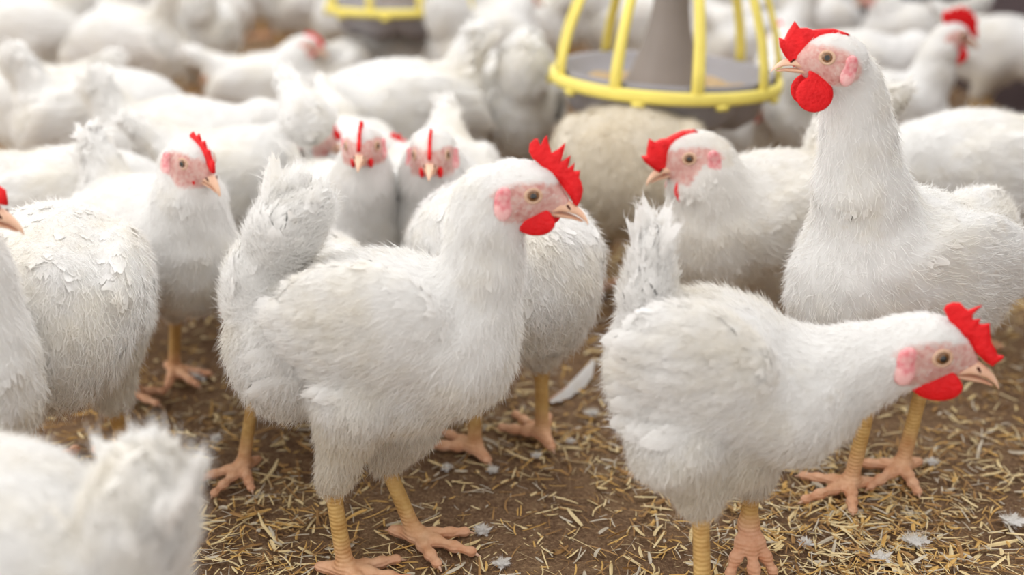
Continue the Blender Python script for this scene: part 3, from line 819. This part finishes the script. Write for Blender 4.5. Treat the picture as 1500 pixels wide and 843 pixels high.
TAILF = {'up': ((-.125, 0, .31), (-.25, 0, 1), 26, .060, .35, .1, .016), 'back': ((-.14, 0, .285), (-1, 0, .7), 24, .065, .30, -.1, .014),
         'fluff': ((-.115, 0, .285), (-.35, 0, 1), 30, .055, .45, -.25, .024)}
def std(label, px, py, yaw, pose='up', sc=1.0, tail='up', q=1, seed=1, hy=0, hp=0, hr=0, neck_y=0.0, comb='d', wat='d', zc=.235, legs=None, dirt=0.0, fat=1.0, at=None, group=GH, dz=0, dx=0, name='hen', step=0.02, hs=1.0, cs=1.0, wings=True, tz=.27):
    x, y = at or gp(px, py, zc*sc)
    nk, hd, pp = POSE[pose]
    n = len(nk)
    nk = [(a+dx*(i/(n-1)), b+neck_y*(i/(n-1))**1.3, c+dz*(i/(n-1)), r) for i, (a, b, c, r) in enumerate(nk)]
    hd = (hd[0]+dx, hd[1]+neck_y, hd[2]+dz)
    if hy:   # swing the head about the top of the neck
        tx, ty, tz = nk[-1][:3]; a = math.radians(hy); d = hd[0]-tx
        hd = (tx+d*math.cos(a), ty+d*math.sin(a), hd[2])
    rs = random.Random(seed)
    lg, th = [], []
    for s in (-1, 1):
        st = step*s*rs.choice((-1, 1))*(.6+.8*rs.random())
        hock = (-.018+st*.4, s*.042, .098); foot = (.006+st*1.6, s*.043, .011)
        lg.append(dict(hock=hock, foot=foot, toeyaw=rs.uniform(-14, 14)))
        th.append(((0, s*.044, .190), (hock[0], hock[1], .112), .042, .019))
    if legs is not None: lg = legs
    t = make_hen(name, (x, y), math.radians(yaw), body_defaults(fat=fat)+tail_prims(tail, z=tz), nk, hd, head_yaw=hy, head_pitch=pp+hp, head_roll=hr, legs=lg, thighs=th,
                 comb=comb, wat=wat, q=q, seed=seed, tailf=TAILF.get(tail), scale=sc, dirt=dirt, head_scale=hs, comb_scale=cs, wings=wings)
    return tag(t, label, 'hen', group)

# the tall hen looking left
C = Side(1284, 702, 212)
pr = [E((0, 0, .262), (.112, .086, .086), ang=12, flow=(-1, 0, -.3), L=.026, fluff=.6),
      E((.070, 0, .262), (.066, .074, .088), ang=30, flow=(-.5, 0, -.8), L=.020, fluff=.8),
      E((-.080, 0, .240), (.062, .068, .080), ang=-10, flow=(-.5, 0, -.6), L=.026, fluff=1.6),
      E((-.01, 0, .200), (.080, .062, .050), flow=(-.8, 0, -.6), L=.022, fluff=1.6)] + tail_prims('fluff', -.125, .235)
for s in (-1, 1): pr.append(E((-.015, s*.064, .270), (.10, .028, .062), ang=2, flow=(-1, 0, -.18), L=.024, fluff=.5, tag_='wing'))
lg = []
hen_c = make_hen('hen', C.o[:2], C.yaw, pr,
    [C.nk(1275, 345, 92), C.nk(1262, 275, 64), C.nk(1256, 205, 50), C.nk(1252, 152, 42), C.nk(1244, 116, 35), C.nk(1228, 92, 28)], C.p(1206, 80), head_yaw=-36, head_pitch=13, head_scale=.92,
    thighs=[((.0, s*.046, .21), (C.g(*f_)[0]-.02, C.g(*f_)[1], .135), .044, .020) for s, f_ in ((1, (1246, 706)), (-1, (1322, 680)))],
    legs=[dict(hock=(C.g(1246, 706)[0]-.02, C.g(1246, 706)[1], .128), foot=C.g(1246, 706), toeyaw=-5, sp=1.4), dict(hock=(C.g(1322, 680)[0]-.02, C.g(1322, 680)[1], .128), foot=C.g(1322, 680), toeyaw=8, sp=1.4)],
    comb='e', wat='c', q=1, seed=21, wing_box=(-.09, .06, .235, .305), tailf=((-.115, 0, .26), (-.35, 0, 1), 30, .06, .45, -.25, .024))
tag(hen_c, 'tallest white bird with long upright neck looking left, big red comb and wattles', 'hen', GH)
# bottom left, close to the lens
D = Side(20, 1150, 176)
pr = [D.e(-40, 790, 190, 140, .085, 6, flow=(-1, 0, -.3), L=.028, fluff=.6), D.e(-180, 820, 140, 150, .08, 0, flow=(-.6, 0, -.8), L=.024, fluff=.8),
      D.e(150, 850, 110, 130, .072, 0, flow=(-.5, 0, -.5), L=.030, fluff=1.6), D.e(203, 765, 70, 95, .055, -6, flow=(-.15, 0, 1), L=.034, fluff=1.8),
      D.e(205, 716, 52, 58, .040, 0, flow=(-.1, 0, 1), L=.034, fluff=1.6)]
hen_d = make_hen('hen', D.o[:2], D.yaw, pr, *[POSE['down'][0], POSE['down'][1]], head_pitch=-55,
    thighs=[((0, s*.044, .19), (-.015, s*.042, .112), .044, .019) for s in (-1, 1)],
    legs=[dict(hock=(-.015, s*.042, .098), foot=(.01+s*.02, s*.043, .011), toeyaw=0) for s in (-1, 1)],
    q=2, seed=31, wings=False, tailf=(D.p(205, 735), (-.05, 0, 1), 60, .042, .28, .1, .034))
tag(hen_d, 'white hen cropped by the bottom left corner, only its back and raised tail showing', 'hen', GH)
# left edge
std('white hen cut off by the left edge with its red face looking right', 0, 0, -5, 'mid', 1.0, 'up', 1, 32, at=(-.583, .95), dx=-.045, dz=.07)
# left group
std('fluffy white hen bending down at the left, its rump beside the upright small-combed hen', 0, 0, 104, 'down', 1.05, 'none', 1, 33, at=(-.488, 1.13), fat=1.15, step=.02, wings=False)
std('white hen with upright neck and tiny comb standing left of the profile hen', 222, 345, -42, 'mid', .96, 'up', 1, 34, dz=.03, dx=-.03, hy=0, hp=-6, step=.03)
std('white hen with a tail tip sticking up behind the bending hen at the left', 110, 295, 8, 'down', .98, 'back', 1, 35)
std('white hen standing directly behind the raised tail of the profile hen, head down', 400, 460, 100, 'down', .9, 'none', 1, 36, at=(-.245, 1.225), wings=False, legs=[dict(hock=(-.030, .064, .118), foot=(-.052, .088, .011), toeyaw=150, sp=1.2), dict(hock=(-.018, -.042, .098), foot=(.02, -.043, .011), toeyaw=0)])
std('white hen facing the camera just right of the raised tail of the profile hen', 0, 0, -60, 'mid', .92, 'back', 1, 37, at=(-.245, 1.50), hy=-30, hp=10, hs=.95, dz=.045)
std('white hen with only its red face peeping out beside the camera-facing hen', 0, 0, -66, 'low', .92, 'back', 1, 38, hy=34, at=(-.262, 1.80), dz=.022, step=.01)
std('round white hen facing the camera just behind the nape of the profile hen', 646, 283, -90, 'low', 1.0, 'back', 1, 39, dx=-.03, dz=.062, hp=20, hs=.92)
std('white hen behind the profile hen with its fluffy rump under her beak', 0, 0, 118, 'down', 1.04, 'none', 1, 40, at=(-.016, 1.25), fat=1.06, wings=False)
std('grey-shaded hen with orange legs feeding under the near feeder', 0, 0, 82, 'low', 1.04, 'none', 1, 41, at=(.185, 1.72), dirt=.6, fat=1.45)  # shade below the feeder painted in as an overall grey-brown tint
std('white hen turning its red face left in front of the near feeder', 1132, 315, 208, 'mid', 1.05, 'back', 1, 42, dz=-.004, dx=-.024, hy=-16, hp=-2, comb='e', wat='c', dirt=.12)
std('small white hen under the right rim of the near feeder, beak to the right', 0, 0, 4, 'low', .86, 'back', 1, 43, at=(.335, 2.14), dx=-.05, dz=.004)
std('white hen behind the tallest bird with tail raised by the right edge', 1425, 250, 184, 'down', 1.1, 'up', 1, 44)
std('white hen at the right edge behind the stooping hen, mostly out of view', 0, 0, 62, 'down', 1.0, 'fluff', 1, 45, at=(.80, 1.32))
std('white hen with a small red face behind the neck of the upright small-combed hen', 362, 258, -4, 'tuck', .95, 'back', 1, 46, dz=-.03)
std('broad-backed white hen facing right, second row behind the left group', 265, 212, 2, 'low', 1.0, 'up', 1, 47, hy=20)
# farther birds: one of each pose is built, the others are copies
PROTO = {}
def far(label, px, py, yaw, pose, sc=1.0, at=None):
    key = pose
    x, y = at or gp(px, py, .235*sc)
    if key not in PROTO:
        kind = {'u': 'up', 'm': 'mid', 'l': 'low', 'd': 'down', 't': 'tuck', 'h': 'tall'}[pose[0]]
        t = std(label, 0, 0, yaw, kind, sc, {'U': 'up', 'B': 'back', 'F': 'fluff'}[pose[1]], 0, 60+len(PROTO), at=(x, y), hy={'l': 45, 'r': -45}.get(pose[2:3], 0), comb='c' if pose[0] in 'uh' else 'd', wat='c' if pose[0] == 'u' else 'd')
        PROTO[key] = t; return t
    t = copy_tree(PROTO[key]); t.location = (x, y, 0); t.rotation_euler = (0, 0, math.radians(yaw)); t.scale = (sc,)*3
    t['label'] = label; t['group'] = GH
    return t
far('white hen with raised head and pale red comb behind the second row, looking right', 388, 122, 6, 'tB', .88)
far('white hen bending away in the left background with its tail pointing up', 150, 165, 25, 'dU', 1.05)
far('white hen by the left edge of the photo in the third row, turned left', 40, 150, 178, 'dB', 1.0)
far('white hen in the top left corner', 32, 40, 200, 'tF', 1.15)
far('white hen third from the left along the top edge', 300, 38, 100, 'dF', 1.1)
far('white hen second from the left along the top edge', 185, 58, 160, 'dU', 1.1)
far('white hen directly under the far feeder', 505, 96, 70, 'dB', .84)
far('white hen under the right rim of the far feeder, head low to the right', 592, 78, 8, 'lB', .85)
far('small white hen between the red-faced hens and the far feeder', 480, 155, 80, 'dB', .8)
far('large white hen in the middle distance with its tail up toward the far feeder', 586, 158, 196, 'dU', 1.12)
far('white hen standing right of the far feeder', 716, 60, 40, 'tF', 1.1)
far('white hen with visible legs between the two feeders', 735, 142, 110, 'dF', 1.08)
far('white hen left of the cage of the near feeder, along the top edge', 758, 30, 150, 'tB', 1.1)
far('white hen seen through the left bars of the near feeder', 928, 30, 20, 'dF', 1.05)
far('white hen seen through the right bars of the near feeder', 1045, 45, 200, 'uB', 1.0)
far('white hen between the near feeder and the neck of the tallest bird', 1155, 142, 90, 'tF', 1.02)
far('white hen whose pale red comb shows just behind the beak of the tallest bird', 1112, 62, 8, 'uBl', 1.0)
far('white hen behind the neck of the tallest bird, small red face looking right', 1245, 98, 4, 'lB', 1.05)
far('white hen with head up and bright red face near the top right corner, looking right', 1285, 160, 4, 'uB', .95)
far('white hen in the top right corner with its pinkish face low', 1466, 66, -40, 'lBr', 1.0)
far('white hen along the top edge right of the head of the tallest bird', 1205, 34, 30, 'dU', 1.0)
far('white hen along the top edge left of the dark wall', 1335, 44, 170, 'tB', 1.0)
frs = random.Random(3); placed = [tuple(o.location[:2]) for o in COL.objects if o.name.split('.')[0] == 'hen' and o.parent is None]
keys = list(PROTO); cnt = 0
for tries in range(900):
    y = 2.9+3.4*frs.random(); x = frs.uniform(-.50, .44)*y*1.08
    if x > 1.14 or FPX*x/(y*CP+.2) > 520 or any(math.hypot(x-a, (y-b)) < .32 for a, b in placed): continue
    if y < 3.3 and abs(FPX*x/(y*CP+.2)) < 740 and frs.random() < .5: continue
    placed.append((x, y)); cnt += 1
    far('blurred white hen in the packed crowd at the very back', 0, 0, frs.choice((0, 20, 160, 180, 200, 90, 270))+frs.uniform(-25, 25), frs.choice(keys), frs.uniform(.95, 1.12), at=(x, y))
    if cnt >= 60: break
# ------------------------------------------------------------------ small things lying on the litter
def tray():
    x, y = gp(1402, 212); t = bmesh.new()
    L, W, H = .17, .07, .030
    def loop(l, w_, z): return [t.verts.new((sx*l/2, sy*w_/2, z)) for sx, sy in ((-1, -1), (1, -1), (1, 1), (-1, 1))]
    rings = [loop(L*.9, W*.85, 0), loop(L, W, H), loop(L-.010, W-.010, H), loop(L*.9-.010, W*.85-.010, .004)]
    t.faces.new(rings[0][::-1])
    for a, b in zip(rings[:-1], rings[1:]):
        for i in range(4): t.faces.new((a[i], a[(i+1) % 4], b[(i+1) % 4], b[i]))
    t.faces.new(rings[-1]); bmesh.ops.bevel(t, geom=t.edges[:], offset=.002, segments=2, affect='EDGES')
    o = obj('floor_tray', bm_mesh('floor_tray', t, [plastic('dark_blue_grey_plastic', (84, 92, 102))])); o.location = (x, y, .0); o.rotation_euler = (0, 0, math.radians(28))
    tag(o, 'small dark blue-grey tray on the floor near the dark wall', 'tray')
tray()
def down_tuft(px, py, size, label, seed):
    rs = np.random.RandomState(seed); x, y = gp(px, py); n = 420
    th = rs.rand(n)*2*PI; el = np.abs(rs.normal(size=n))*.5
    d = np.stack([np.cos(th)*np.cos(el), np.sin(th)*np.cos(el), np.sin(el)], 1)
    c = Cloud(); p0 = rs.normal(size=(n, 3))*size*.22; p0[:, 2] = np.abs(p0[:, 2])*.5
    X, Q, T = strands(p0, d, size*rs.uniform(.25, .7, n), .0003, rs, rs.normal(size=(n, 3))*.3); c.add(X, [Q, T], 0)
    m = 9; th = rs.rand(m)*2*PI; d = np.stack([np.cos(th), np.sin(th), rs.uniform(-.05, .25, m)], 1)
    X, F = blades(rs.normal(size=(m, 3))*size*.12+[0, 0, size*.12], d, np.tile([0, 0, 1.], (m, 1)), np.full(m, size*.9), np.full(m, size*.5), rs.uniform(-.3, .3, m), rs, rows=4, cols=7, rag=.25); c.add(X, [F], 0)
    V, Qs = surface([E((0, 0, size*.15), (size*.42, size*.30, size*.20))], size*.09, .002, 0); c.add(V, [Qs], 0)
    o = obj('down_feather', c.mesh('down_feather', [M['plumage']])); o.location = (x, y, .002)
    tag(o, label, 'feather', 'white down tufts on the litter')
for i, a in enumerate([
    (655, 688, .0085, 'round tuft of white down behind the pink front toes of the profile hen'),
    (721, 692, .0085, 'bright tuft of white down just right of the hidden hen foot with spread toes'),
    (786, 671, .0080, 'tiny round tuft of white down in front of the right foot behind the profile hen'),
    (868, 608, .0120, 'flat tuft of white down below the long shed feather'),
    (706, 780, .0110, 'tuft of white down touching the toe tips of the profile hen'),
    (735, 829, .0110, 'tuft of white down at the bottom edge right of the profile hen'),
    (1340, 797, .0160, 'largest pale tuft of white down in front of the stooping hen'),
    (1290, 822, .0120, 'loose tuft of white down nearly at the bottom edge beside the largest tuft'),
    (1482, 768, .0160, 'tuft of white down by the right edge of the photo'),
    (1365, 680, .0100, 'tuft of white down on the straw under the beak of the stooping hen'),
    (1180, 800, .0100, 'tuft of white down right of the lifted foot of the stooping hen'),
    (288, 552, .0190, 'wide patch of white down on the litter left of the profile hen'),
    (836, 650, .0080, 'small tuft of white down on bare soil between the two front hens'),
    (318, 645, .0090, 'small tuft of white down near the yellow foot left of the profile hen')]):
    down_tuft(*a, seed=200+i)
def shed_feather(x0, y0, x1, y1, label, wd=.020):
    a, b = np.array([*gp(x0, y0), .004]), np.array([*gp(x1, y1), .012]); L = np.linalg.norm(b-a); rs = np.random.RandomState(9)
    c = Cloud(); n1 = 1
    X, F = blades(np.zeros((n1, 3)), np.array([[1., 0, 0.05]]), np.array([[0, .15, 1.]]), np.array([L]), np.array([wd]), np.array([.10]), rs, rows=14, cols=11, rag=.04, camber=.5); c.add(X, [F], 0)
    t = empty('shed_feather', tuple(a), math.atan2(b[1]-a[1], b[0]-a[0]))
    obj('vane', c.mesh('vane', [M['plumage']]), t)
    V, Q = surface([K((-.014, 0, .001), (L*.45, 0, .004), .0011, .0008), K((L*.45, 0, .004), (L*.9, 0, .012), .0008, .0004)], .0011, .0003); c = Cloud(); c.add(V, [Q], 0)
    obj('quill', c.mesh('quill', [M['claw']]), t)
    tag(t, label, 'feather')
shed_feather(804, 592, 872, 546, 'long white shed feather lying on the litter between the two front hens', .024)
